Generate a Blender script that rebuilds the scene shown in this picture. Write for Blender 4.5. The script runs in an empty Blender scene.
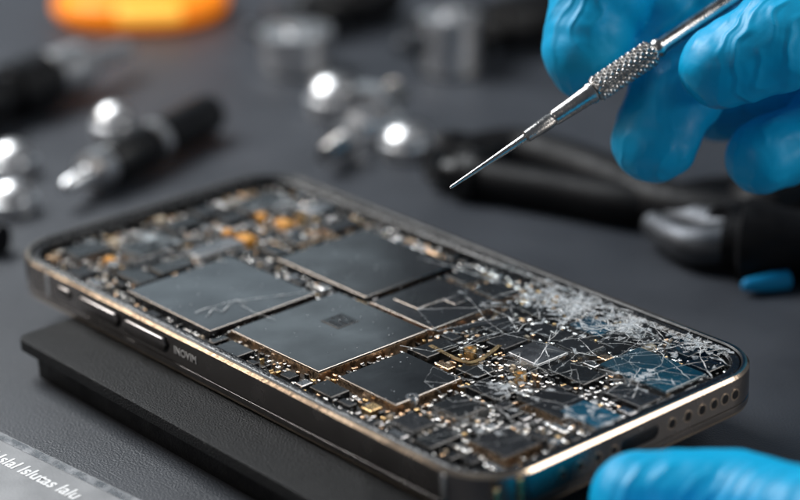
import bpy, bmesh, math, random
import numpy as np
from mathutils import Vector, Matrix
random.seed(11)
scene = bpy.context.scene
COL = scene.collection
R = math.radians
# ------------------------------------------------------------------ sizes (1 unit = 1 cm)
L, W, T, H = 14.67, 7.15, 0.80, 1.62
ZB = H - T
# ------------------------------------------------------------------ camera solve from the phone's four corners
PTS = np.array([(-L/2,-W/2,H),(L/2,-W/2,H),(L/2,W/2,H),(-L/2,W/2,H)])
PIX = np.array([(5.8,249.3),(482.6,490.0),(778.9,359.7),(271.4,164.8)])
def axes(yaw, pitch, roll):
    f = np.array([math.cos(pitch)*math.cos(yaw), math.cos(pitch)*math.sin(yaw), -math.sin(pitch)])
    r = np.array([math.sin(yaw), -math.cos(yaw), 0.0]); u = np.cross(r, f)
    return r*math.cos(roll)+u*math.sin(roll), -r*math.sin(roll)+u*math.cos(roll), f
def proj(p, X):
    r,u,f = axes(p[3],p[4],p[5]); F = p[6]*1000
    d = X - p[:3]; z = d@f
    return np.stack([400+F*(d@r)/z, 250-F*(d@u)/z],1)
def resid(p):
    return np.concatenate([(proj(p,PTS)-PIX).ravel(), [(p[6]-2.3)*5, p[5]*5]])
p = np.array([34.5,-26.6,H+17.6,R(142.3),R(22),0.0,2.339])
lam = 1e-3
for it in range(300):
    r0 = resid(p); J = np.zeros((len(r0),7))
    for k in range(7):
        h = 1e-5*max(1,abs(p[k])); q = p.copy(); q[k]+=h; J[:,k]=(resid(q)-r0)/h
    A = J.T@J
    step = np.linalg.solve(A+lam*np.diag(np.diag(A)+1e-9), -J.T@r0)
    if (resid(p+step)**2).sum() < (r0**2).sum(): p=p+step; lam=max(lam*.4,1e-9)
    else: lam=min(lam*4,1e6)
CR,CU,CF = axes(p[3],p[4],p[5]); CC = p[:3]; F = p[6]*1000
def ray(px,py): return CF + CR*(px-400)/F - CU*(py-250)/F
def at(px,py,z=H):
    d = ray(px,py); return Vector(CC + d*((z-CC[2])/d[2]))
def atv(px,py,v):
    d = ray(px,py); return Vector(CC + d*((v-CC[1])/d[1]))
def atu(px,py,u):
    d = ray(px,py); return Vector(CC + d*((u-CC[0])/d[0]))
def deep(px,py,dep): return Vector(CC + ray(px,py)*dep)
cd = bpy.data.cameras.new('camera'); cam = bpy.data.objects.new('camera', cd); COL.objects.link(cam)
M = Matrix.Identity(4)
for i in range(3):
    M[i][0]=CR[i]; M[i][1]=CU[i]; M[i][2]=-CF[i]; M[i][3]=CC[i]
cam.matrix_world = M
cd.sensor_width = 36; cd.lens = F*36/800; cd.clip_start=.5; cd.clip_end=2000
FD = (at(500,345)-Vector(CC)).dot(Vector(CF))-.3
cd.dof.use_dof = True; cd.dof.focus_distance = FD
cd.dof.aperture_fstop = cd.lens/1000/(2*0.60); cd.dof.aperture_blades = 0
scene.camera = cam
scene.view_settings.view_transform='Standard'
# ------------------------------------------------------------------ materials
def pbr(name, col, metal=0.0, rough=.4, var=0.0, vscale=3.0, rvar=0.0, bump=0.0, bscale=40.0, dust=0.0, dscale=18.0, coat=0.0, spec=.5, trans=0.0, emit=0.0, bdist=.05, folds=0.0):
    m = bpy.data.materials.new(name); m.use_nodes=True
    nt=m.node_tree; N=nt.nodes; K=nt.links; b=N['Principled BSDF']
    b.inputs['Base Color'].default_value=(*col,1); b.inputs['Metallic'].default_value=metal
    b.inputs['Roughness'].default_value=rough; b.inputs['Specular IOR Level'].default_value=spec
    b.inputs['Coat Weight'].default_value=coat; b.inputs['Coat Roughness'].default_value=.12
    b.inputs['Transmission Weight'].default_value=trans
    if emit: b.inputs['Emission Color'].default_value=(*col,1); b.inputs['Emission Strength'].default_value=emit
    tc=N.new('ShaderNodeTexCoord')
    n1=N.new('ShaderNodeTexNoise'); n1.inputs['Scale'].default_value=vscale; n1.inputs['Detail'].default_value=6
    K.new(tc.outputs['Object'],n1.inputs['Vector'])
    mx=N.new('ShaderNodeMix'); mx.data_type='RGBA'
    K.new(n1.outputs['Fac'],mx.inputs[0])
    mx.inputs[6].default_value=(*[c*(1-var) for c in col],1); mx.inputs[7].default_value=(*[min(1,c*(1+var)) for c in col],1)
    csock=mx.outputs[2]
    rs=None
    if rvar:
        mr=N.new('ShaderNodeMapRange'); K.new(n1.outputs['Fac'],mr.inputs[0])
        mr.inputs[1].default_value=.3; mr.inputs[2].default_value=.7
        mr.inputs[3].default_value=max(.02,rough-rvar); mr.inputs[4].default_value=rough+rvar; rs=mr.outputs[0]
    if dust:
        n2=N.new('ShaderNodeTexNoise'); n2.inputs['Scale'].default_value=dscale; n2.inputs['Detail'].default_value=5
        K.new(tc.outputs['Object'],n2.inputs['Vector'])
        m2=N.new('ShaderNodeMapRange'); K.new(n2.outputs['Fac'],m2.inputs[0])
        m2.inputs[1].default_value=.60; m2.inputs[2].default_value=.74; m2.inputs[3].default_value=0; m2.inputs[4].default_value=dust
        mx2=N.new('ShaderNodeMix'); mx2.data_type='RGBA'
        K.new(m2.outputs[0],mx2.inputs[0]); K.new(csock,mx2.inputs[6]); mx2.inputs[7].default_value=(.55,.56,.58,1)
        csock=mx2.outputs[2]
    K.new(csock,b.inputs['Base Color'])
    if rs: K.new(rs,b.inputs['Roughness'])
    if bump:
        n3=N.new('ShaderNodeTexNoise'); n3.inputs['Scale'].default_value=bscale; n3.inputs['Detail'].default_value=4
        K.new(tc.outputs['Object'],n3.inputs['Vector'])
        bp=N.new('ShaderNodeBump'); bp.inputs['Strength'].default_value=bump; bp.inputs['Distance'].default_value=bdist
        K.new(n3.outputs['Fac'],bp.inputs['Height'])
        if folds:
            wv=N.new('ShaderNodeTexWave'); wv.inputs['Scale'].default_value=.9; wv.inputs['Distortion'].default_value=9; wv.inputs['Detail'].default_value=2; wv.inputs['Detail Scale'].default_value=.9
            K.new(tc.outputs['Object'],wv.inputs['Vector'])
            pw=N.new('ShaderNodeMath'); pw.operation='POWER'; pw.inputs[1].default_value=2.5; K.new(wv.outputs['Fac'],pw.inputs[0])
            n4=N.new('ShaderNodeTexNoise'); n4.inputs['Scale'].default_value=.8; K.new(tc.outputs['Object'],n4.inputs['Vector'])
            m4=N.new('ShaderNodeMapRange'); K.new(n4.outputs['Fac'],m4.inputs[0]); m4.inputs[1].default_value=.42; m4.inputs[2].default_value=.62
            mu=N.new('ShaderNodeMath'); mu.operation='MULTIPLY'; K.new(pw.outputs[0],mu.inputs[0]); K.new(m4.outputs[0],mu.inputs[1])
            b2=N.new('ShaderNodeBump'); b2.inputs['Strength'].default_value=folds; b2.inputs['Distance'].default_value=.12
            K.new(mu.outputs[0],b2.inputs['Height']); K.new(bp.outputs[0],b2.inputs['Normal']); bp=b2
        K.new(bp.outputs[0],b.inputs['Normal'])
    return m
m_table = pbr('dark_bench_mat',(.036,.041,.051),0,.48,.35,.35,.08,.4,22,.05,30)
m_frame = pbr('graphite_frame_metal',(.30,.275,.26),1,.25,.15,1.4,.05,.02,20,.0)
m_button= pbr('dark_button_metal',(.22,.20,.19),1,.38,.2,4)
m_bronze= pbr('bronze_edge_metal',(.86,.64,.49),1,.22,.30,1.2,.06,.08,9)
m_black = pbr('black_plastic',(.006,.006,.007),0,.36,.3,3,.1,.1,30,.02,18,0,.35)
m_gasket= pbr('black_adhesive',(.006,.006,.007),0,.22,.4,6,.12,.5,14,.10,20)
m_plateA= pbr('dark_glossy_cell',(.008,.011,.015),0,.17,.4,.9,.06,.10,1.2,.03,12,.3,.7)
m_plateB= pbr('dark_glossy_cell_b',(.009,.011,.013),0,.17,.4,.9,.06,.10,1.2,.03,12,.3,.7)
m_plateC= pbr('dark_grey_shield',(.012,.013,.015),.1,.20,.4,1.0,.07,.10,1.6,.03,12,.2,.6)
m_edge  = pbr('polished_plate_edge',(.50,.46,.43),1,.26,.3,5)
m_chip  = pbr('black_chip_epoxy',(.006,.007,.008),0,.22,.4,4,.08,.1,30,.05,14,.3)
m_chip2 = pbr('charcoal_chip_epoxy',(.018,.019,.022),.1,.28,.4,4,.1,.12,25,.07,14)
m_grey  = pbr('grey_shield_can',(.36,.36,.37),1,.28,.3,3,.1,.1,22,.15,12)
m_silver= pbr('tin_silver',(.90,.89,.88),1,.18,.3,6,.1,.3,25)
m_gold  = pbr('gold_contact',(.88,.56,.28),1,.28,.3,5,.1,.3,25)
m_copper= pbr('copper_seam',(.80,.48,.31),1,.26,.5,6,.1,.3,22)
m_cream = pbr('cream_ceramic',(.62,.50,.36),0,.35,.2,5,.05)
m_amber = pbr('amber_glow_patch',(.95,.36,.04),.2,.32,.3,4,.1,.2,14,0,10,.3)
m_blue  = pbr('blue_sheen_plate',(.010,.060,.095),.1,.16,.7,1.0,.06,.1,8,.15,7,.5)
m_blue2 = pbr('blue_chip',(.008,.08,.14),.1,.20,.6,3,.1,.1,12,.15)
m_board = pbr('black_circuit_board',(.008,.009,.010),.1,.40,.6,8,.15,.5,30,.18,20)
m_pad   = pbr('black_stand_rubber',(.004,.0044,.0052),0,.46,.3,1.2,.06,.8,26,.03,30,0,.26)
m_steel = pbr('brushed_steel',(.50,.49,.48),1,.25,.25,4,.08,.15,30)
m_steel2= pbr('grey_tool_steel',(.42,.41,.40),1,.30,.3,3,.1,.2,24)
m_dsteel= pbr('dark_jaw_steel',(.10,.105,.115),1,.50,.3,3,.1,.2,24)
m_chrome= pbr('polished_steel',(.74,.74,.75),1,.34,.25,2.5,.1)
m_orange= pbr('orange_glow_plastic',(1.0,.25,.010),0,.45,.2,1.5,.05,.1,10,0,10,0,.3,0,.50)  # emission paints a glow into the plastic; the case is no lamp
m_yellow= pbr('amber_glow_plastic',(1.0,.50,.08),0,.35,.15,1.5,.05,0,10,0,10,0,.3,0,.9)  # emissive colour for the painted yellow glow on the case front
m_cable = pbr('black_cable_rubber',(.005,.005,.006),0,.50,.3,3,.1,.2,20,0,10,0,.18)
m_alu   = pbr('grey_printed_strip',(.28,.285,.295),.2,.42,.25,1,.08,.08,20)
m_white = pbr('white_print',(.88,.89,.90),0,.5,.05)
m_text  = pbr('pale_engraving',(.62,.60,.58),0,.5,.1)
m_glove = pbr('blue_nitrile_glove',(.000,.41,.75),0,.43,.08,.9,.05,.22,1.3,0,10,0,.36,0,0,.12,.30)
m_tblue = pbr('blue_rubber_tip',(.002,.20,.42),0,.55,.1,3,0,0,10,0,10,0,.2)
m_flake = pbr('crushed_glass',(.92,.94,.96),0,.16,.05,6,0,0,10,0,10,0,.8,.05)
m_crack = pbr('white_crack_edge',(.93,.95,.97),0,.25,.05,6,0,0,10,0,10,0,.8)
def glass_mat(name,frost0,frost1,lo):
    m=bpy.data.materials.new(name); m.use_nodes=True
    nt=m.node_tree; N=nt.nodes; K=nt.links; N.clear()
    out=N.new('ShaderNodeOutputMaterial'); mix=N.new('ShaderNodeMixShader'); tr=N.new('ShaderNodeBsdfTransparent'); gl=N.new('ShaderNodeBsdfGlossy')
    fr=N.new('ShaderNodeFresnel'); fr.inputs[0].default_value=1.5
    ge=N.new('ShaderNodeNewGeometry'); sb=N.new('ShaderNodeMath'); sb.operation='SUBTRACT'; sb.inputs[0].default_value=1; K.new(ge.outputs['Backfacing'],sb.inputs[1])
    mu=N.new('ShaderNodeMath'); mu.operation='MULTIPLY'; K.new(fr.outputs[0],mu.inputs[0]); K.new(sb.outputs[0],mu.inputs[1])
    tr.inputs[0].default_value=(.965,.98,.985,1); gl.inputs['Roughness'].default_value=.05
    K.new(mu.outputs[0],mix.inputs[0]); K.new(tr.outputs[0],mix.inputs[1]); K.new(gl.outputs[0],mix.inputs[2])
    df=N.new('ShaderNodeBsdfDiffuse'); df.inputs[0].default_value=(.88,.91,.94,1)
    nz=N.new('ShaderNodeTexNoise'); nz.inputs['Scale'].default_value=7; nz.inputs['Detail'].default_value=9; nz.inputs['Roughness'].default_value=.8
    tc=N.new('ShaderNodeTexCoord'); K.new(tc.outputs['Object'],nz.inputs['Vector'])
    mr=N.new('ShaderNodeMapRange'); K.new(nz.outputs['Fac'],mr.inputs[0]); mr.inputs[1].default_value=lo; mr.inputs[2].default_value=lo+.24; mr.inputs[3].default_value=frost0; mr.inputs[4].default_value=frost1
    mix2=N.new('ShaderNodeMixShader'); K.new(mr.outputs[0],mix2.inputs[0]); K.new(mix.outputs[0],mix2.inputs[1]); K.new(df.outputs[0],mix2.inputs[2])
    K.new(mix2.outputs[0],out.inputs[0]); return m
m_glass=glass_mat('cracked_display_glass',0,.14,.62)
m_frost=glass_mat('frosted_glass_splinter',.03,.50,.40)
# ------------------------------------------------------------------ object helpers
WL={}
def empty(name, loc, label, cat, group=None):
    o=bpy.data.objects.new(name,None); COL.objects.link(o); o.location=loc; o.empty_display_size=.5
    o['label']=label; o['category']=cat
    if group: o['group']=group
    WL[o.name]=Vector(loc); return o
def link(name, bm, mats, parent=None, angle=38, kind=None, label=None, cat=None, group=None):
    if isinstance(bm,bmesh.types.BMesh):
        bmesh.ops.recalc_face_normals(bm,faces=bm.faces)
        me=bpy.data.meshes.new(name); bm.to_mesh(me); bm.free()
    else: me=bm
    co=np.array([v.co[:] for v in me.vertices]); lo,hi=co.min(0),co.max(0)
    c=Vector(((lo[0]+hi[0])/2,(lo[1]+hi[1])/2,lo[2]))
    me.transform(Matrix.Translation(-c))
    for m in (mats if isinstance(mats,(list,tuple)) else [mats]): me.materials.append(m)
    me.shade_smooth()
    if angle<180: me.set_sharp_from_angle(angle=R(angle))
    o=bpy.data.objects.new(name,me); COL.objects.link(o)
    if parent: o.parent=parent; o.location=c-WL[parent.name]
    else: o.location=c
    WL[o.name]=c
    if kind: o['kind']=kind
    if label: o['label']=label
    if cat: o['category']=cat
    if group: o['group']=group
    return o
def B(): return bmesh.new()
def loft(bm, loops, mis=None, cap0=True, cap1=True, closed=False):
    vs=[[bm.verts.new(q) for q in lp] for lp in loops]; n=len(vs[0]); m=len(vs)
    for k in range(m if closed else m-1):
        a=vs[k]; b=vs[(k+1)%m]
        for i in range(n):
            f=bm.faces.new((a[i],a[(i+1)%n],b[(i+1)%n],b[i]))
            if mis: f.material_index=mis[k%len(mis)]
    if not closed:
        if cap0: bm.faces.new(vs[0][::-1])
        if cap1: bm.faces.new(vs[-1])
def rr(hx,hy,r,z,n=9,c=(0,0)):
    out=[]
    for (sx,sy,a0) in ((1,1,0),(-1,1,90),(-1,-1,180),(1,-1,270)):
        for k in range(n+1):
            a=R(a0+90*k/n); out.append((c[0]+sx*(hx-r)+r*math.cos(a), c[1]+sy*(hy-r)+r*math.sin(a), z))
    return out
CRN=1.15
def ph(inset,z,n=12): return rr(L/2-inset,W/2-inset,max(.05,CRN-inset),z,n)
def cbox(bm,x0,x1,y0,y1,z0,z1,b=.015,tx=0,ty=0,mis=None):
    b=min(b,(x1-x0)*.3,(y1-y0)*.3,(z1-z0)*.6); mx,my=(x0+x1)/2,(y0+y1)/2
    lp=[]
    for i,z,tt in ((0,z0,0),(0,z1-b,1),(b,z1,1)): lp.append([(x,y,z+tt*(tx*(x-mx)+ty*(y-my))) for x,y in ((x0+i,y0+i),(x1-i,y0+i),(x1-i,y1-i),(x0+i,y1-i))])
    loft(bm,lp,mis)
def basis(d):
    d=d.normalized(); a=Vector((0,0,1)) if abs(d.z)<.9 else Vector((1,0,0))
    x=a.cross(d).normalized(); return x,d.cross(x),d
def lathe(bm,p0,d,prof,n=28):
    x,y,d=basis(Vector(d)); p0=Vector(p0); lp=[]
    for t,r in prof: lp.append([tuple(p0+d*t+(x*math.cos(2*math.pi*i/n)+y*math.sin(2*math.pi*i/n))*max(r,.002)) for i in range(n)])
    loft(bm,lp)
def tube(bm,pts,r,n=12):
    pts=[Vector(q) for q in pts]; lp=[]; x=None
    for i,q in enumerate(pts):
        d=(pts[min(i+1,len(pts)-1)]-pts[max(i-1,0)]).normalized()
        if x is None: x=basis(d)[0]
        x=(x-d*x.dot(d)).normalized(); y=d.cross(x); rad=r[i] if isinstance(r,list) else r
        lp.append([tuple(q+(x*math.cos(2*math.pi*k/n)+y*math.sin(2*math.pi*k/n))*rad) for k in range(n)])
    loft(bm,lp)
def smoothpath(pts,n=8):
    pts=[Vector(q) for q in pts]; P=[pts[0]]+pts+[pts[-1]]; out=[]
    for i in range(1,len(P)-2):
        for k in range(n):
            t=k/n; a,b,c,d=P[i-1],P[i],P[i+1],P[i+2]
            out.append(.5*((2*b)+(-a+c)*t+(2*a-5*b+4*c-d)*t*t+(-a+3*b-3*c+d)*t**3))
    out.append(pts[-1]); return out
def text_mesh(body,size,depth,org,xd,yd,offset=0):
    cu=bpy.data.curves.new('lettering','FONT'); cu.body=body; cu.size=size; cu.extrude=depth; cu.resolution_u=3; cu.offset=offset
    o=bpy.data.objects.new('lettering',cu); COL.objects.link(o)
    bpy.context.view_layer.update()
    me=bpy.data.meshes.new_from_object(o.evaluated_get(bpy.context.evaluated_depsgraph_get()))
    bpy.data.objects.remove(o); bpy.data.curves.remove(cu)
    xd=Vector(xd).normalized(); zd=xd.cross(Vector(yd)).normalized(); yd=zd.cross(xd)
    mm=Matrix.Identity(4)
    for i in range(3): mm[i][0]=xd[i]; mm[i][1]=yd[i]; mm[i][2]=zd[i]; mm[i][3]=org[i]
    me.transform(mm); me.materials.clear(); return me
# ------------------------------------------------------------------ bench
bm=B(); s=140
bm.faces.new([bm.verts.new(q) for q in ((-s,-s,0),(s,-s,0),(s,s,0),(-s,s,0))])
link('bench_surface',bm,m_table,kind='structure')
# ------------------------------------------------------------------ phone
phone=empty('smartphone',(0,0,ZB),'opened smartphone with shattered display glass and exposed circuits lying on the black stand','phone')
bm=B()
prof=[(.26,ZB),(.09,ZB),(.02,ZB+.03),(0,ZB+.09),(0,ZB+.20),(.018,ZB+.208),(.018,ZB+.228),(0,ZB+.236),(0,H-.055),(.045,H-.006),(.08,H),(.12,H-.002),(.15,H-.03),(.17,H-.34),(.26,H-.36)]
mis=[0,1,1,0,0,2,0,0,1,1,0,2,2,2,0]
loft(bm,[ph(i,z) for i,z in prof],mis,closed=True)
frame=link('frame',bm,[m_frame,m_bronze,m_black],phone,28)
bm=B(); loft(bm,[ph(.265,ZB+.01),ph(.265,H-.37)]); link('rear_housing',bm,m_black,phone)
bm=B(); loft(bm,[ph(.175,H-.33),ph(.175,H-.045),ph(.20,H-.03),ph(.31,H-.04),ph(.36,H-.09),ph(.36,H-.33)],closed=True); link('screen_gasket',bm,m_gasket,phone)
bm=B(); loft(bm,[ph(.37,H-.365),ph(.37,H-.29)]); link('logic_board',bm,m_board,phone)
ZBD=H-.29
def side_pill(name,c,ln,hh,out,mats,parent,axis):
    bm=B(); lp=[]
    for o_,sh in ((-.02,0),(out-.02,0),(out-.006,.006),(out,.016)):
        q=rr(ln/2-sh,hh/2-sh,hh/2-sh-.001,0,6)
        if axis=='v': lp.append([(c.x+a,-W/2-o_,c.z+b) for a,b,_ in q])
        else: lp.append([(L/2+o_,c.y+a,c.z+b) for a,b,_ in q])
    loft(bm,lp,[0,1,0]); return link(name,bm,mats,parent)
zc=ZB+.50
for (x0,y0),(x1,y1) in (((80,300),(119,319)),((125,323),(167,343))):
    a=atv(x0,y0,-W/2); b=atv(x1,y1,-W/2); c=(a+b)/2
    bm=B(); loft(bm,[[(c.x+q[0],-W/2-o_,zc+q[1]) for q in rr(abs(b.x-a.x)/2+.05,.18,.178,0,6)] for o_ in (-.02,.006)]); link('button_recess',bm,m_black,frame)
    side_pill('volume_button',Vector((c.x,0,zc)),abs(b.x-a.x),.26,.07,[m_button,m_frame],phone,'v')
c=atv(64,290,-W/2); side_pill('mute_switch',Vector((c.x,0,zc)),.5,.2,.035,[m_button,m_frame],phone,'v')
for px,py in ((47,278),(443,484)):
    c=atv(px,py,-W/2); bm=B(); cbox(bm,c.x-.06,c.x+.06,-W/2-.006,-W/2+.02,ZB+.25,H-.08,.003); link('antenna_band',bm,m_silver,frame)
a=atv(174,350,-W/2)
me=text_mesh('INOVIM',.21,.004,(a.x,-W/2-.006,ZB+.42),(1,0,0),(0,0,1),.004); link('engraved_lettering',me,m_text,frame,180)
for px in (497,521):
    c=atu(px,486,L/2); bm=B(); cbox(bm,L/2-.02,L/2+.006,c.y-.05,c.y+.05,ZB+.25,H-.08,.003); link('antenna_band',bm,m_gold,frame)
def hole(name,px,py,r=.09):
    c=atu(px,py,L/2); bm=B(); lathe(bm,(L/2-.1,c.y,ZB+.46),(1,0,0),[(0,r),(.104,r),(.105,r*.7)],16); o=link(name,bm,m_black,frame)
    bm=B(); n=16; q=lambda rad,x:[(x,c.y+rad*math.cos(2*math.pi*i/n),ZB+.46+rad*math.sin(2*math.pi*i/n)) for i in range(n)]
    loft(bm,[q(r+.002,L/2-.01),q(r+.002,L/2+.006),q(r+.022,L/2+.004),q(r+.022,L/2-.01)],closed=True); link('hole_rim',bm,m_bronze,o)
for px,py in ((672,424),(688,417),(702,411),(714,406),(725,401),(735,396)): hole('speaker_hole',px,py)
c=atu(640,437,L/2); side_pill('charging_port',Vector((0,c.y,ZB+.46)),.95,.30,.006,[m_black,m_black],frame,'u')
for px in (598,614,580,562): hole('microphone_hole',px,445,.075)
# ---- board population
GS=.02; GU,GV=int(L/GS)+1,int(W/GS)+1
occ=np.zeros((GU,GV),bool)
def inside(u,v,m):
    hx,hy,r=L/2-m,W/2-m,max(.05,CRN-m)
    if abs(u)>hx or abs(v)>hy: return False
    dx,dy=abs(u)-(hx-r),abs(v)-(hy-r)
    return not (dx>0 and dy>0 and dx*dx+dy*dy>r*r)
def cells(u0,u1,v0,v1): return slice(max(0,int((u0+L/2)/GS)),int((u1+L/2)/GS)+1),slice(max(0,int((v0+W/2)/GS)),int((v1+W/2)/GS)+1)
def rect_px(a,b,z=H-.1):
    p0=at(a[0],a[1],z); p1=at(b[0],b[1],z)
    return min(p0.x,p1.x),max(p0.x,p1.x),min(p0.y,p1.y),max(p0.y,p1.y)
def place(name,r,top,mat,parent=None,z0=None,bev=.02,rim=None,tilt=.008,e=.022,edge=False):
    u0,u1,v0,v1=r; bm=B(); cbox(bm,u0,u1,v0,v1,ZBD if z0 is None else z0,H-top,bev,random.uniform(-tilt,tilt),random.uniform(-tilt,tilt),[0,1] if edge else None)
    o=link(name,bm,[mat,m_edge] if edge else mat,parent or phone,25)
    if z0 is None: occ[cells(u0-.04,u1+.04,v0-.04,v1+.04)]=True
    if rim:
        bm=B(); zt=H-top-.035
        loft(bm,[[(u0-e,v0-e,ZBD),(u1+e,v0-e,ZBD),(u1+e,v1+e,ZBD),(u0-e,v1+e,ZBD)],[(u0-e,v0-e,zt),(u1+e,v0-e,zt),(u1+e,v1+e,zt),(u0-e,v1+e,zt)],
                 [(u0-.003,v0-.003,zt),(u1+.003,v0-.003,zt),(u1+.003,v1+.003,zt),(u0-.003,v1+.003,zt)]],cap0=False,cap1=False)
        link('shield_rim',bm,rim,o,25)
    return o
EB=.006
place('battery_cell',rect_px((128,291),(315,294)),.09,m_plateA,rim=m_gasket,edge=True,bev=EB)
p2=place('battery_cell',rect_px((231,330),(427,331)),.09,m_plateB,rim=m_copper,e=.014,edge=True,bev=EB)
place('shield_plate',rect_px((277,258),(455,264)),.11,m_plateC,rim=m_gasket,edge=True,bev=EB)
p4r=rect_px((370,302),(500,303)); p4=place('shield_plate',p4r,.10,m_plateC,rim=m_copper,tilt=0,edge=True,bev=EB,e=.012)
place('chip',rect_px((394,300),(444,300)),.072,m_chip,p4,H-.101,.007,edge=True)
place('chip',rect_px((440,299),(472,299)),.08,m_chip2,p4,H-.101,.006,edge=True)
place('shield_plate',rect_px((339,377),(461,378)),.10,m_plateB,rim=m_copper,edge=True,bev=EB,e=.014)
for a,b,m,rm in (((446,274),(486,274),m_chip,m_silver),((472,287),(521,289),m_chip,m_copper),((508,352),(568,352),m_grey,m_silver),((556,344),(604,346),m_plateC,m_silver),
              ((600,364),(706,374),m_blue,m_silver),((520,398),(597,402),m_plateC,m_copper),((432,404),(486,406),m_chip,m_silver),((560,410),(622,416),m_blue2,m_silver),
              ((570,322),(618,326),m_blue2,m_silver),((62,250),(112,247),m_chip,m_grey),((118,246),(184,240),m_chip,m_silver),((184,250),(244,242),m_grey,m_silver),
              ((150,216),(226,208),m_grey,m_silver),((232,205),(292,200),m_chip,m_grey),((318,225),(362,222),m_chip2,m_copper),((300,208),(335,206),m_grey,m_silver),
              ((628,398),(704,394),m_blue,m_silver),((470,440),(540,442),m_chip2,m_copper),((390,418),(436,420),m_chip2,m_silver)):
    r=rect_px(a,b)
    if all(inside(u,v,.42) for u in r[:2] for v in r[2:]): place('shield_plate' if m in (m_grey,m_blue,m_plateC) else 'chip_module',r,random.uniform(.09,.14),m,rim=rm,tilt=.012,bev=.010)
c=at(340,321,H-.09)
bm=B(); cbox(bm,c.x-.26,c.x+.26,c.y-.26,c.y+.26,H-.105,H-.078,.006)
pm=link('printed_mark',bm,m_chip,p2)
bm=B()
for i in range(4):
    for j in range(3):
        if (i*7+j*5)%4: cbox(bm,c.x-.24+.125*i,c.x-.15+.125*i,c.y-.2+.14*j,c.y-.12+.14*j,H-.079,H-.074,.001)
link('printed_character',bm,m_chip2,pm,kind='stuff')
for px,py,a_,b_ in ((246,236,.42,.28),(284,221,.40,.26),(262,214,.22,.18),(228,230,.2,.16),(110,258,.22,.18)):
    c=at(px,py,H-.1); r=(c.x-a_/2,c.x+a_/2,c.y-b_/2,c.y+b_/2)
    place('amber_glow_patch',r,.10,m_amber,tilt=.04)  # saturated amber pieces put in for orange glow spots between the parts
for px,py in ((300,214),(112,262),(90,240),(470,347),(520,372),(655,330),(712,350),(412,395),(555,440),(205,226),(140,232)):
    c=at(px,py,H-.08)
    if not inside(c.x,c.y,.5): continue
    bm=B(); lathe(bm,(c.x,c.y,ZBD),(0,0,1),[(0,.13),(.17,.13),(.195,.115),(.195,.06),(.15,.05)],18)
    s_=link('screw',bm,m_gold if px in(300,470,520) else m_silver,phone)
    occ[cells(c.x-.15,c.x+.15,c.y-.15,c.y+.15)]=True
for pts,w,m in ((((300,246),(330,236),(356,248)),.16,m_copper),(((455,330),(490,322),(520,334)),.2,m_chip2),(((318,300),(356,300),(368,306)),.06,m_gold),
                (((130,268),(170,254),(205,252)),.14,m_chip2),(((430,345),(470,362),(500,345)),.09,m_gold)):
    bm=B(); P=smoothpath([at(x,y,H-.12) for x,y in pts],6); lp=[]
    for i,q in enumerate(P):
        d=(P[min(i+1,len(P)-1)]-P[max(i-1,0)]).normalized(); nrm=Vector((-d.y,d.x,0))*w/2
        lp.append([tuple(q-nrm),tuple(q+nrm),tuple(q+nrm-Vector((0,0,.02))),tuple(q-nrm-Vector((0,0,.02)))])
    loft(bm,lp); link('flex_cable',bm,m,phone)
def fill(n,su,sv,hh,choose,names,limit,stuffname,gap,tl=.04,thin=0):
    stuff={}; cnt=0
    for _ in range(n):
        a=random.uniform(*su); b=random.uniform(*sv)
        if random.random()<.5: a,b=b,a
        u=random.uniform(-L/2+.4,L/2-.4); v=random.uniform(-W/2+.4,W/2-.4)
        u=round(u/.04)*.04; v=round(v/.04)*.04
        if thin and u<-3 and random.random()<thin: continue
        r=(u-a/2,u+a/2,v-b/2,v+b/2)
        if not all(inside(x,y,.39) for x in r[:2] for y in r[2:]): continue
        if occ[cells(r[0]-gap,r[1]+gap,r[2]-gap,r[3]+gap)].any(): continue
        occ[cells(r[0]-gap*.5,r[1]+gap*.5,r[2]-gap*.5,r[3]+gap*.5)]=True
        m=choose(u,v); zt=ZBD+random.uniform(*hh)
        if cnt<limit:
            bm=B(); cbox(bm,*r,ZBD,zt,.014,random.uniform(-tl,tl),random.uniform(-tl,tl)); link(names,bm,m,phone,25)
        else:
            bm=stuff.setdefault(m.name,B()); cbox(bm,*r,ZBD,zt,.012,random.uniform(-tl,tl),random.uniform(-tl,tl))
        cnt+=1
    for k,bm in stuff.items(): link(stuffname,bm,bpy.data.materials[k],phone,25,kind='stuff')
mid_=lambda u: .5<u<4.8
def ch1(u,v): return random.choices([m_chip,m_chip2,m_grey,m_plateC,m_blue],[6,4,3.5 if u<-3 else 1.0,2.5,1 if u>1 else 0])[0]
def ch2(u,v): return random.choices([m_chip,m_chip2,m_grey,m_silver,m_copper,m_gold,m_blue,m_cream],[6,4,4 if u<-3 else 2.2,2.4,1.4 if mid_(u) else .7,.7 if mid_(u) else .3,.8 if u>1 else 0,.6])[0]
def ch3(u,v): return random.choices([m_chip,m_grey,m_silver,m_copper,m_gold,m_cream],[3,2.5,5.5,2.4 if mid_(u) else 1.2,1.2 if mid_(u) else .4,1.0])[0]
fill(900,(.5,1.0),(.35,.6),(.13,.17),ch1,'chip_module',46,'chip_cluster',.05,.012)
fill(1500,(.18,.40),(.12,.26),(.10,.15),ch2,'chip',95,'chip_cluster',.045,.012)
fill(28000,(.045,.11),(.03,.065),(.05,.13),ch3,'capacitor',95,'capacitor_cluster',.010,.03,.5)
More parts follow.
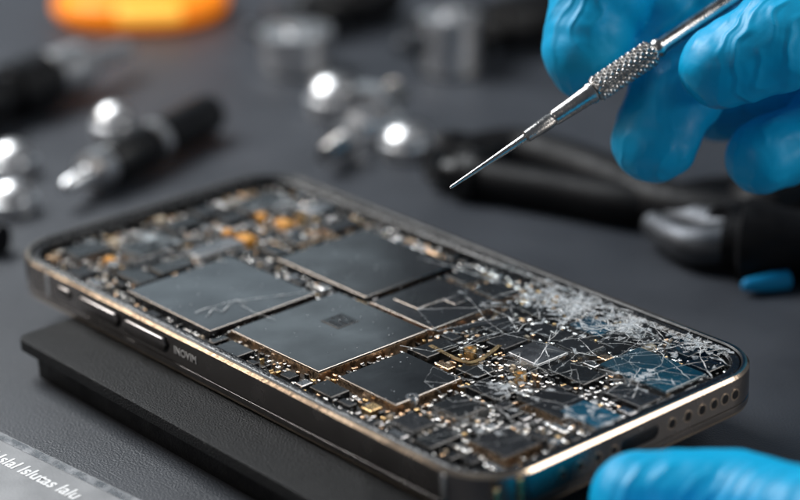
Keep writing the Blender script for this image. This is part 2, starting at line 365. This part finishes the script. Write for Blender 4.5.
# ---- shattered display glass
shards=[]; cr=B(); segs=[]; sp=B()
def ribbon(bm,p,q,w,z,wt=1,jit=.016):
    p=Vector((p[0],p[1],z)); q=Vector((q[0],q[1],z)); d=(q-p)
    if d.length<.01: return
    n=max(1,int(d.length/.12))
    segs.append((p,q,d.length*wt))
    nr=Vector((-d.y,d.x,0)).normalized(); lp=[]
    for i in range(n+1):
        c=p.lerp(q,i/n)+nr*(random.uniform(-jit,jit) if 0<i<n else 0); ww=w*random.choice([.10,.3,.7,1.1,1.9])
        lp.append([tuple(c-nr*ww/2),tuple(c+nr*ww/2),tuple(c+Vector((0,0,.002+ww*.10)))])
    loft(bm,lp)
def splinter(bm,c,ang,ln,wd,z):
    d=Vector((math.cos(ang),math.sin(ang),0)); n_=Vector((-d.y,d.x,0))
    t=random.uniform(.2,.8)
    pts=[c-d*ln*.5,c+d*ln*.5,c+d*ln*(t-.5)+n_*wd]
    if random.random()<.5: pts.insert(2,c+d*ln*.35+n_*wd*.7)
    if not all(inside(q.x,q.y,.2) for q in pts): return
    tl=random.uniform(-.005,.007)
    loft(bm,[[(q.x,q.y,z+(tl if k==2 else 0)) for k,q in enumerate(pts)],[(q.x,q.y,z+.008+(tl if k==2 else 0)) for k,q in enumerate(pts)]])
def web(px,py,na,rad,keep,wid,z,dens=.85,dc=.55,wt=1,nsp=0,sx=1.0):
    c=at(px,py,z); angs=sorted(2*math.pi*(i+random.uniform(-.4,.4))/na for i in range(na))
    G=[]
    for a in angs:
        row=[]
        for rj in rad:
            rq=rj*random.uniform(.78,1.22); aa=a+random.uniform(-.14,.14)
            row.append((c.x+sx*rq*math.cos(aa),c.y+rq*math.sin(aa)))
        G.append(row)
    ok=lambda q: inside(q[0],q[1],.2)
    for i in range(na):
        for j in range(len(rad)):
            q=G[i][j]; fr_=j/len(rad); fall=1-.72*fr_
            if j+1<len(rad) and ok(q) and ok(G[i][j+1]) and random.random()<dens*(1-.30*fr_): ribbon(cr,q,G[i][j+1],wid*random.uniform(.3,1.3)*fall,z,wt/(1+j*.6))
            n_=G[(i+1)%na][j]
            if ok(q) and ok(n_) and random.random()<dc*(1-.30*fr_): ribbon(cr,q,n_,wid*random.uniform(.2,.9)*fall,z,wt/(1+j*.6))
            if j+1<len(rad) and random.random()<keep:
                cell=[q,G[i][j+1],G[(i+1)%na][j+1],n_]
                if all(ok(x) for x in cell):
                    mx=sum(x[0] for x in cell)/4; my=sum(x[1] for x in cell)/4
                    shards.append([(mx+(x[0]-mx)*.99,my+(x[1]-my)*.99) for x in cell]+[z])
    for _ in range(nsp):
        a=random.choice(angs)+random.gauss(0,.12); rd=abs(random.gauss(0,rad[-1]*.34))
        q=Vector((c.x+sx*rd*math.cos(a),c.y+rd*math.sin(a),0))
        splinter(sp,q,a+random.gauss(0,.4)+(math.pi/2 if random.random()<.3 else 0),random.uniform(.06,.30),random.uniform(.03,.14),z-random.uniform(0,.02))
web(578,306,19,[.10,.22,.38,.58,.85,1.2,1.6,2.1,2.6],.95,.027,H-.02,.98,.86,2,220,1.05)
web(628,324,13,[.10,.22,.4,.65,1.0],0,.022,H-.0205,.95,.75,1.6,80)
web(700,343,13,[.10,.22,.4,.65,1.0,1.4,1.9],.9,.020,H-.019,.97,.80,1.2,80)
web(535,296,9,[.10,.22,.4,.6],0,.018,H-.0215,.9,.65,1.0,30)
web(505,387,11,[.1,.25,.5,.9,1.3],0,.014,H-.022,.9,.6,.45,26)
web(640,378,9,[.15,.4,.8,1.2],0,.012,H-.0205,.9,.6,.5,20)
web(480,425,8,[.1,.3,.6,1.0],0,.010,H-.024,.8,.5,.3,10)
web(585,418,8,[.15,.4,.8,1.2],0,.011,H-.024,.9,.5,.4,14)
web(285,205,9,[.1,.3,.6,1.0,1.6],0,.010,H-.024,.6,.3,.25,26)
web(150,238,9,[.1,.3,.6,1.0,1.6],0,.009,H-.024,.6,.3,.2,26)
for pl in ([(195,313),(225,303),(262,298),(318,291)],[(240,305),(262,316),(275,320)],[(400,346),(432,352),(470,340)],[(150,262),(190,256),(230,262)],
           [(500,430),(540,420),(590,436)],[(418,258),(450,266),(500,284)],[(90,270),(130,262),(180,247)],[(455,392),(500,410),(530,440)],[(425,330),(470,335),(520,318)],
           [(205,318),(214,309),(222,312),(236,300),(247,303)],[(620,325),(680,348),(735,372)],[(585,318),(650,345),(690,380)],
           [(640,312),(690,330),(725,352),(736,372)],[(725,352),(712,380),(670,398)],[(600,300),(640,318),(668,322)],[(670,398),(630,414),(580,436)],[(545,310),(500,330),(452,352)]):
    for a,b in zip(pl,pl[1:]):
        A_=at(*a,H-.07); B_=at(*b,H-.07)
        if inside(A_.x,A_.y,.3) and inside(B_.x,B_.y,.3): ribbon(cr,A_,B_,.014,H-.06,.45,.03)
link('crack_lines',cr,m_crack,phone,180,kind='stuff')
link('glass_splinter',sp,m_frost,phone,10,kind='stuff')
shards.sort(key=lambda s_: -abs(sum(s_[i][0]*s_[(i+1)%4][1]-s_[(i+1)%4][0]*s_[i][1] for i in range(4))))
for s_ in shards[:98]:
    bm=B(); z=s_[4]; tl=[random.uniform(-.006,.006) for _ in range(4)]
    loft(bm,[[(s_[i][0],s_[i][1],z-.025+tl[i]) for i in range(4)],[(s_[i][0],s_[i][1],z-.003+tl[i]) for i in range(4)]])
    link('glass_shard',bm,m_glass,phone,10)
fl=B()
def flake(bm,u,v,z,s_):
    a0=random.uniform(0,6.28); tl=Vector((random.uniform(-.3,.3),random.uniform(-.3,.3)))
    pts=[]
    for k in range(3):
        a=a0+k*2.09+random.uniform(-.6,.6); rad=s_*random.uniform(.4,1.3)
        x,y=rad*math.cos(a),rad*math.sin(a); pts.append((u+x,v+y,z+abs(x*tl.x+y*tl.y)))
    loft(bm,[pts,[(a,b,c+s_*.15) for a,b,c in pts]])
wts=[s_[2] for s_ in segs]
for (p_,q_,_) in random.choices(segs,wts,k=3000):
    c=p_.lerp(q_,random.random()); u,v=random.gauss(c.x,.025),random.gauss(c.y,.025)
    if inside(u,v,.2): flake(fl,u,v,c.z+random.uniform(-.01,.004),random.choice([.005,.007,.009,.012,.017]))
for px,py,sg,n in ((572,304,.36,140),(620,322,.30,80),(698,342,.24,40)):
    c=at(px,py,H)
    for _ in range(n):
        u,v=random.gauss(c.x,sg),random.gauss(c.y,sg*.8)
        if inside(u,v,.2): flake(fl,u,v,H-random.uniform(.005,.03),random.choice([.008,.012,.016,.022,.028]))
for _ in range(450):
    u,v=random.uniform(-L/2,L/2),random.uniform(-W/2,W/2)
    if inside(u,v,.2): flake(fl,u,v,H-random.uniform(.06,.09),random.choice([.008,.012,.016]))
link('crushed_glass',fl,m_flake,phone,10,kind='stuff')
# ------------------------------------------------------------------ stand under the phone
zp=ZB-.015
a=at(12,337,zp); b=at(205,440,zp)
v0=(a.y+b.y)/2; u0=a.x
stand=empty('repair_stand',(0,0,0),'low black rubber stand carrying the opened smartphone','stand')
bm=B(); u1=6.0; v1=2.6; cx,cy,hx,hy=(u0+u1)/2,(v0+v1)/2,(u1-u0)/2,(v1-v0)/2
loft(bm,[rr(hx-.05,hy-.05,.25,zp-.27,6,(cx,cy)),rr(hx,hy,.3,zp-.23,6,(cx,cy)),rr(hx,hy,.3,zp-.05,6,(cx,cy)),rr(hx-.015,hy-.015,.28,zp-.015,6,(cx,cy)),rr(hx-.05,hy-.05,.25,zp,6,(cx,cy))])
link('top_plate',bm,m_pad,stand,40)
bm=B(); loft(bm,[rr(hx-.22,hy-.22,.3,0,6,(cx,cy)),rr(hx-.22,hy-.22,.3,zp-.271,6,(cx,cy))]); link('shadow_base',bm,m_cable,stand,40)  # dark inset support, made to read as the shadow beneath the plate
bm=B(); loft(bm,[rr(5.6,2.3,.3,zp-.002,6,(0,.1)),rr(5.6,2.3,.3,ZB+.005,6,(0,.1))]); link('grip_pad',bm,m_cable,stand,40)
# ------------------------------------------------------------------ printed strip in the near left corner
q0=at(-30,416,.14); q1=at(150,503,.14); xd=(q1-q0).normalized(); yd=Vector((-xd.y,xd.x,0))
strip=empty('printed_strip',(q0+xd*2-yd*1.5)*1.0-Vector((0,0,.14)),'grey strip printed with white lettering in front of the stand','ruler')
bm=B()
def SP(x,y,z): return tuple(Vector((q0.x,q0.y,0))+xd*x+yd*y+Vector((0,0,z)))
loft(bm,[[SP(-6,-3,0),SP(9,-3,0),SP(9,0,0),SP(-6,0,0)],[SP(-6,-3,.11),SP(9,-3,.11),SP(9,0,.11),SP(-6,0,.11)],[SP(-5.97,-2.97,.14),SP(8.97,-2.97,.14),SP(8.97,-.03,.14),SP(-5.97,-.03,.14)]])
link('strip_body',bm,m_alu,strip,25)
t0=at(-32,447,.145)
me=text_mesh('lHal Islal lslutas lalu',.40,.003,t0,xd,yd,.008); link('lettering',me,m_white,strip,180)
bm=B(); loft(bm,[[SP(-5.9,-.24,.141),SP(8.9,-.24,.141),SP(8.9,-.05,.141),SP(-5.9,-.05,.141)],[SP(-5.9,-.24,.145),SP(8.9,-.24,.145),SP(8.9,-.05,.145),SP(-5.9,-.05,.145)]]); link('edge_line',bm,m_grey,strip)
# ------------------------------------------------------------------ probe
tip=deep(450,188,FD+.3); far=deep(730,0,FD+1.7); ax=(far-tip).normalized()
probe=empty('steel_probe',tip,'slim steel probe with knurled grip held over the phone by the upper gloved hand','tool')
bm=B(); lathe(bm,tip,ax,[(0,.018),(.03,.03),(.8,.05),(1.70,.075),(1.72,.085)],20); link('needle',bm,m_steel,probe)
bm=B(); lathe(bm,tip,ax,[(1.72,.08),(1.76,.115),(2.3,.14),(2.33,.125),(2.38,.125),(2.41,.15),(3.2,.185),(3.24,.21),(3.3,.21),(3.34,.17)],24); link('shaft',bm,m_steel,probe)
bm=B(); x,y,d=basis(ax); lp=[]; nk=56; rows=80
for j in range(rows+1):
    t=3.34+1.42*j/rows; e=min(1,j/4,(rows-j)/4); row=[]
    for i in range(nk):
        a1=(i/nk*14+j/rows*10)%1; a2=(i/nk*14-j/rows*10)%1
        kn=max(0,min(abs(a1-.5),abs(a2-.5))*2)
        row.append(tuple(tip+d*t+(x*math.cos(2*math.pi*i/nk)+y*math.sin(2*math.pi*i/nk))*(.19+e*(.025+.05*kn))))
    lp.append(row)
loft(bm,lp); link('knurled_grip',bm,m_steel2,probe,25)
bm=B(); lathe(bm,tip,ax,[(4.76,.16),(4.82,.2),(4.90,.2),(4.96,.16),(6.8,.155),(12,.15),(12.15,.1)],24); link('handle',bm,m_steel,probe)
# ------------------------------------------------------------------ gloved hands
def hand(name,chains,label,voxel=.06,disp=1):
    bm=B()
    for ch in chains:
        ch=[(Vector(q),r) for q,r in ch]
        for q,r in ch: bmesh.ops.create_icosphere(bm,subdivisions=3,radius=r,matrix=Matrix.Translation(q))
        for (a,ra),(b,rb) in zip(ch,ch[1:]):
            d=b-a; x,y,dn=basis(d); n=24
            ra*=.985; rb*=.985
            loft(bm,[[tuple(a+(x*math.cos(2*math.pi*i/n)+y*math.sin(2*math.pi*i/n))*ra) for i in range(n)],[tuple(b+(x*math.cos(2*math.pi*i/n)+y*math.sin(2*math.pi*i/n))*rb) for i in range(n)]])
    bmesh.ops.recalc_face_normals(bm,faces=bm.faces)
    me=bpy.data.meshes.new(name); bm.to_mesh(me); bm.free()
    o=bpy.data.objects.new('sculpt',me); COL.objects.link(o)
    md=o.modifiers.new('r','REMESH'); md.mode='VOXEL'; md.voxel_size=voxel
    md=o.modifiers.new('s','SMOOTH'); md.factor=.5; md.iterations=5
    for sc,st,tp in ((1.3,.16*disp,'CLOUDS'),(.5,.05*disp,'CLOUDS')):
        tx=bpy.data.textures.new('folds',tp); tx.noise_scale=sc; tx.noise_depth=1
        md=o.modifiers.new('d','DISPLACE'); md.texture=tx; md.strength=st; md.mid_level=.5; md.texture_coords='GLOBAL'
    bpy.context.view_layer.update()
    m2=bpy.data.meshes.new_from_object(o.evaluated_get(bpy.context.evaluated_depsgraph_get()))
    bpy.data.objects.remove(o); m2.materials.clear()
    return link(name,m2,m_glove,None,180,label=label,cat='hand')
dz=FD+1.7-44.6
def D(px,py,dep): return deep(px,py,dep+dz)
def crease(ch,amount=.90,rings=2):
    # the glove narrows a little between joints, is pinched at them and swells over each finger pad
    out=[]
    for k,((a,ra),(b,rb)) in enumerate(zip(ch,ch[1:])):
        ln=(b-a).length
        if k==0:
            out.append((a,ra)); out.append((a.lerp(b,.35),ra*1.05))
        else:
            for j in range(0,rings): out.append((a.lerp(b,min(.4,.20*j/ln)),ra*(amount if j%2==0 else amount+.09)))
            out.append((a.lerp(b,.5),(ra+rb)/2*.99))
    out.append(ch[-1]); return out
idx=crease([(D(584,54,45.3),.84),(D(596,6,45.5),1.03),(D(640,-75,46.0),1.04),(D(704,-140,47.0),1.06),(D(840,-180,48.6),1.15)])
web1=[(D(640,46,46.3),.80),(D(658,4,46.3),1.0),(D(700,-60,46.9),1.1),(D(790,-120,48.3),1.2)]
mid=crease([(D(654,142,45.2),.80),(D(672,98,45.3),.95),(D(716,34,46.1),1.02),(D(800,-60,47.8),1.06),(D(900,-120,49.6),1.15)])
rng=crease([(D(762,157,45.3),.73),(D(818,134,45.9),.87),(D(888,60,47.5),.93),(D(925,-10,48.8),.98),(D(970,-70,50.4),1.1)])
pnk=crease([(D(868,212,46.5),.66),(D(930,180,47.2),.74),(D(985,110,48.6),.82),(D(1010,50,49.8),.86),(D(1040,-10,51.2),1.0)])
thm=crease([(D(722,66,43.9),.82),(D(770,46,43.8),1.0),(D(840,15,44.0),1.06),(D(935,-5,45.0),1.2),(D(1040,-50,47.0),1.4)])
fold=[(D(716,98,47.8),.85),(D(778,94,48.2),1.0),(D(870,50,49.0),1.2)]
fold2=[(D(690,46,47.2),.95),(D(800,0,48.2),1.3)]
wr=D(1150,-170,50.0)
palm=[[(idx[-1][0],1.15),(D(1000,-150,49),1.5),(wr,1.9)],[(mid[-1][0],1.15),(D(1030,-130,49.6),1.5),(wr,1.9)],[(rng[-1][0],1.1),(D(1060,-110,50.3),1.4),(wr,1.9)],[(pnk[-1][0],1.0),(D(1090,-90,51),1.3),(wr,1.9)],[(thm[-1][0],1.3),(wr,1.9)],
      [(idx[-1][0],1.15),(mid[-1][0],1.15),(rng[-1][0],1.1),(pnk[-1][0],1.0)],[(wr,1.9),(D(1380,-330,52),2.3),(D(1700,-540,54),2.7)]]
hand('gloved_hand',[idx,web1,mid,rng,pnk,thm,fold,fold2]+palm,'hand in a bright blue nitrile glove gripping the steel probe')
idx=crease([(at(642,504,1.02),.89),(at(735,508,1.05),.99),(at(850,542,1.3),1.02),(at(985,590,1.7),1.1)],.97,1)
mid=crease([(at(612,565,.98),.88),(at(720,572,1.05),.96),(at(850,602,1.4),1.0),(at(1000,645,1.8),1.1)])
rng=crease([(at(650,622,.95),.84),(at(745,630,1.0),.9),(at(860,658,1.3),.96),(at(1010,700,1.7),1.05)])
pnk=crease([(at(730,678,.85),.72),(at(810,684,.9),.8),(at(900,712,1.1),.85),(at(1015,752,1.5),.95)])
thm=crease([(at(905,470,1.1),.86),(at(985,490,1.2),.98),(at(1070,545,1.5),1.15),(at(1150,620,1.9),1.3)])
wr=at(1250,710,2.2)
palm=[[(idx[-1][0],1.1),(at(1110,640,1.9),1.4),(wr,1.8)],[(mid[-1][0],1.1),(at(1115,675,1.9),1.4),(wr,1.8)],[(rng[-1][0],1.05),(at(1120,715,1.9),1.4),(wr,1.8)],[(pnk[-1][0],.95),(at(1120,755,1.7),1.3),(wr,1.8)],[(thm[-1][0],1.3),(wr,1.8)],
      [(idx[-1][0],1.1),(mid[-1][0],1.1),(rng[-1][0],1.05),(pnk[-1][0],.95)],[(wr,1.8),(at(1500,800,2.6),2.2),(at(1800,900,3.2),2.6)]]
hand('gloved_hand',[idx,mid,rng,pnk,thm]+palm,'hand in a blue nitrile glove resting on the bench at the phone\'s near end',.06,.5)
# ------------------------------------------------------------------ blurred bench clutter
def knob(px,py,r,h,label,mat=m_chrome,group=None):
    c=at(px,py,0); o=empty('steel_standoff',(c.x,c.y,0),label,'metal part',group)
    bm=B(); lathe(bm,(c.x,c.y,0),(0,0,1),[(0,r*.9),(h*.08,r),(h*.45,r),(h*.5,r*.8)],24); link('collar',bm,mat,o)
    bm=B(); lathe(bm,(c.x,c.y,0),(0,0,1),[(h*.5,r*.78),(h*.72,r*.82),(h*.9,r*.6),(h,r*.25),(h*1.01,.01)],24); link('dome',bm,mat,o)
def nut(px,py,r,h,label):
    c=at(px,py,0); bm=B(); a0=random.random()
    hexo=lambda q,z:[(c.x+q*math.cos(a0+i*math.pi/3),c.y+q*math.sin(a0+i*math.pi/3),z) for i in range(6)]
    loft(bm,[hexo(r*.93,0),hexo(r,h*.12),hexo(r,h*.88),hexo(r*.93,h),hexo(r*.55,h),hexo(r*.5,h*.9),hexo(r*.5,0)],closed=True)
    link('hex_nut',bm,m_chrome,None,30,label=label,cat='nut')
def bolt(p0,p1,r,label):
    a=at(*p0,r); b=at(*p1,r); d=(b-a); ln=d.length
    o=empty('machine_bolt',(a.x,a.y,0),label,'bolt')
    bm=B(); lathe(bm,a,d,[(0,r*.6),(.05,r*.95),(r*.9,r),(r*.95,r*.7)],6 if r>.4 else 24); link('head',bm,m_chrome,o,30)
    pr=[(r*.95,r*.45)]; t=r*.95
    while t<ln: pr+= [(t,r*.42),(t+.05,r*.52)]; t+=.1
    bm=B(); lathe(bm,a,d,pr,18); link('shank',bm,m_steel,o)
def driver(p0,p1,rh,label,ring=True,hand_len=.62,tipmat=m_chrome,hm=m_black):
    a=at(*p0,rh); b=at(*p1,rh); d=b-a; ln=d.length
    o=empty('screwdriver',(a.x,a.y,0),label,'screwdriver')
    hl=ln*hand_len
    bm=B(); lathe(bm,b,-d,[(0,rh*.5),(.08,rh*.85),(.3,rh*.95),(hl*.5,rh*.9),(hl*.52,rh*.7),(hl*.62,rh*.7),(hl*.64,rh*.95),(hl*.95,rh),(hl,rh*.8)],22); link('handle',bm,hm,o)
    if ring:
        bm=B(); lathe(bm,b,-d,[(hl*.53,rh*.72),(hl*.54,rh*.95),(hl*.61,rh*.95),(hl*.62,rh*.72)],22); link('ring',bm,tipmat,o)
    bm=B(); lathe(bm,b,-d,[(hl,rh*.6),(hl+.1,rh*.85),(hl+(ln-hl)*.4,rh*.85),(hl+(ln-hl)*.5,rh*.4),(ln,rh*.3),(ln+.1,rh*.15)],22); link('ferrule',bm,tipmat,o)
knob(14,174,.62,.85,'upper of two polished steel standoffs at the left edge of the bench')
knob(14,212,.60,.80,'lower of two polished steel standoffs at the left edge of the bench')
driver((66,186),(212,112),.58,'small black screwdriver with steel collar lying behind the phone\'s far end',True,.74)
knob(116,138,.60,.95,'lone polished steel standoff just behind the small black screwdriver')
driver((128,48),(-60,118),.80,'thick black screwdriver with steel tip below the orange case',False,.55)
knob(336,114,.78,1.1,'tallest steel standoff in the cluster of loose hardware behind the phone')
nut(376,142,.80,.7,'steel hex nut lying between a standoff and a bolt behind the phone')
bolt((350,138),(325,156),.5,'short steel bolt lying in front of the loose hex nut')
bolt((362,112),(398,92),.7,'steel bolt pointing away behind the loose hex nut')
knob(408,156,.70,.85,'low steel standoff right of the hex nut, nearest the steel probe')
def cup(px,py,r,h,label,name,cat,mat):
    c=at(px,py,0); o=empty(name,(c.x,c.y,0),label,cat)
    bm=B(); lathe(bm,(c.x,c.y,0),(0,0,1),[(0,r*.85),(.1,r),(h*.8,r),(h*.82,r*.9)],32); link('body',bm,mat,o)
    bm=B(); lathe(bm,(c.x,c.y,0),(0,0,1),[(h*.82,r*1.02),(h*.84,r*1.06),(h*.98,r*1.06),(h,r*.9)],32); link('lid',bm,m_chrome,o)
    bm=B(); lathe(bm,(c.x,c.y,0),(0,0,1),[(h,r*.3),(h+.05,r*.35),(h+.2,r*.3),(h+.22,r*.1)],20); link('lid_knob',bm,m_chrome,o)
cup(298,70,1.0,1.2,'squat steel pot with lid at the back of the bench','parts_pot','pot',m_chrome)
cup(452,72,.82,1.7,'narrow steel canister with lid behind the steel probe','canister','canister',m_chrome)
driver((400,46),(560,12),.85,'fat black tool handle lying across the back of the bench',False,.8,m_dsteel)
driver((250,30),(395,-6),.7,'black screwdriver at the very back beside the steel pot',False,.7,m_dsteel)
c=at(135,36,0); fh=Vector((CF[0],CF[1],0)).normalized(); rt=Vector((CR[0],CR[1],0)).normalized()
case=empty('tool_case',(c.x,c.y,0),'bright orange plastic case at the back of the bench','case')
def CB(w,dp,prof,r,off=0,oy=0):
    ba=[]
    for z,i in prof:
        ba.append([tuple(c+fh*(2.2+oy)+rt*(q[0]+off)+fh*q[1]+Vector((0,0,q[2]))) for q in rr(w/2-i,dp/2-i,max(.05,r-i*.5),z,8)])
    bm=B(); loft(bm,ba); return bm
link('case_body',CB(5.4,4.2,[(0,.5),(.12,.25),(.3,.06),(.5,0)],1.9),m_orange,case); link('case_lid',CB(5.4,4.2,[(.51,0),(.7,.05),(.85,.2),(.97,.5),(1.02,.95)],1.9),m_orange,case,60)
link('glow_plate',CB(2.0,.5,[(.42,.10),(.52,0),(.76,0),(.88,.10)],.24,.45,-2.02),m_yellow,case)  # glowing piece standing in for the yellow glow on the case front
def cable(pts,r,label):
    P=smoothpath([at(x,y,r*.98) for x,y in pts],10); o=empty('cable',(P[0].x,P[0].y,0),label,'cable')
    bm=B(); tube(bm,P,r,14); link('sheath',bm,m_cable,o)
    d=(P[0]-P[1]).normalized(); bm=B(); lathe(bm,P[0]-d*.05,d,[(0,r*1.25),(.5,r*1.3),(.55,r*.8),(.95,r*.75)],18); link('plug',bm,m_black,o)
cable([(462,160),(520,152),(600,176),(668,206),(760,220),(900,218)],.60,'thick black cable running from behind the phone to under the upper hand')
cable([(480,178),(560,192),(650,206),(740,196),(900,200)],.5,'thinner black cable curving in front of the thick black cable')
cable([(-60,262),(-30,236),(2,240)],.35,'black cable end just entering at the left edge of the bench')
pl=at(700,240,.5); pliers=empty('pliers',(pl.x,pl.y,0),'black handled pliers with dark steel jaws lying behind the phone\'s far edge','pliers')
for pts in ([(725,232),(790,210),(850,214),(930,226)],[(725,240),(775,244),(840,246),(930,258)]):
    P=smoothpath([at(x,y,.7) for x,y in pts],8); bm=B(); tube(bm,P,[.85+.12*math.sin(i*.4) if i>3 else .6 for i in range(len(P))],16); link('handle',bm,m_cable,pliers)
for pts in ([(734,238),(695,222),(655,212)],[(734,246),(690,244),(652,224)]):
    P=smoothpath([at(x,y,.5) for x,y in pts],6); bm=B(); tube(bm,P,[.6-.3*i/(len(P)-1) for i in range(len(P))],10); link('jaw',bm,m_dsteel,pliers)
c=at(733,246,0); bm=B(); lathe(bm,(c.x,c.y,.1),(0,0,1),[(0,.55),(.85,.55),(.92,.48),(.95,.2)],24); link('pivot',bm,m_cable,pliers)
c0=at(742,286,.22); c1=at(790,279,.22); bm=B(); lathe(bm,c0,c1-c0,[(0,.06),(.08,.14),(.7,.21),((c1-c0).length-.05,.21),((c1-c0).length,.12)],18)
link('rubber_tip',bm,m_tblue,None,38,label='small blue rubber tip lying in front of the pliers',cat='tip')
# ------------------------------------------------------------------ lights
def area(name,loc,target,sx,sy,rad,col):
    l=bpy.data.lights.new(name,'AREA'); l.shape='RECTANGLE'; l.size=sx; l.size_y=sy; l.energy=rad*math.pi*sx*sy; l.color=col
    o=bpy.data.objects.new(name,l); COL.objects.link(o); o.location=loc
    o.rotation_euler=(Vector(target)-Vector(loc)).to_track_quat('-Z','Y').to_euler()
up=Vector((0,0,1))
area('key_lamp',fh*34-rt*36+up*54,(0,0,2),36,32,18,(.95,.98,1.0))
area('plate_sheen_light',fh*80-rt*14+up*36,(0,0,2),28,9,1.1,(.76,.91,1.0))  # unseen softbox added so the dark plates mirror a soft gradient
area('short_edge_light',-fh*4+rt*50+up*44,(0,0,2),26,26,6.5,(1.0,.96,.91))  # added unseen light, raised to put a glint on the near short edge
area('low_right_fill',-fh*14+rt*54+up*7,(0,0,2),24,10,5.5,(1.0,.93,.86))  # added off-frame fill that brightens the frame's short side and its holes
area('edge_glint_light',fh*22-rt*46+up*34,(0,0,2),20,12,6.5,(1.0,.85,.70))  # unseen warm light added for glints along the frame's bevelled edge
area('front_fill',-fh*44-rt*34+up*24,(0,0,2),18,14,2.4,(1.0,.89,.78))  # unseen warm fill added from the front for the copper highlights
w=bpy.data.worlds.new('World'); scene.world=w; w.use_nodes=True
bg=w.node_tree.nodes['Background']; bg.inputs[0].default_value=(.55,.62,.72,1); bg.inputs[1].default_value=.135
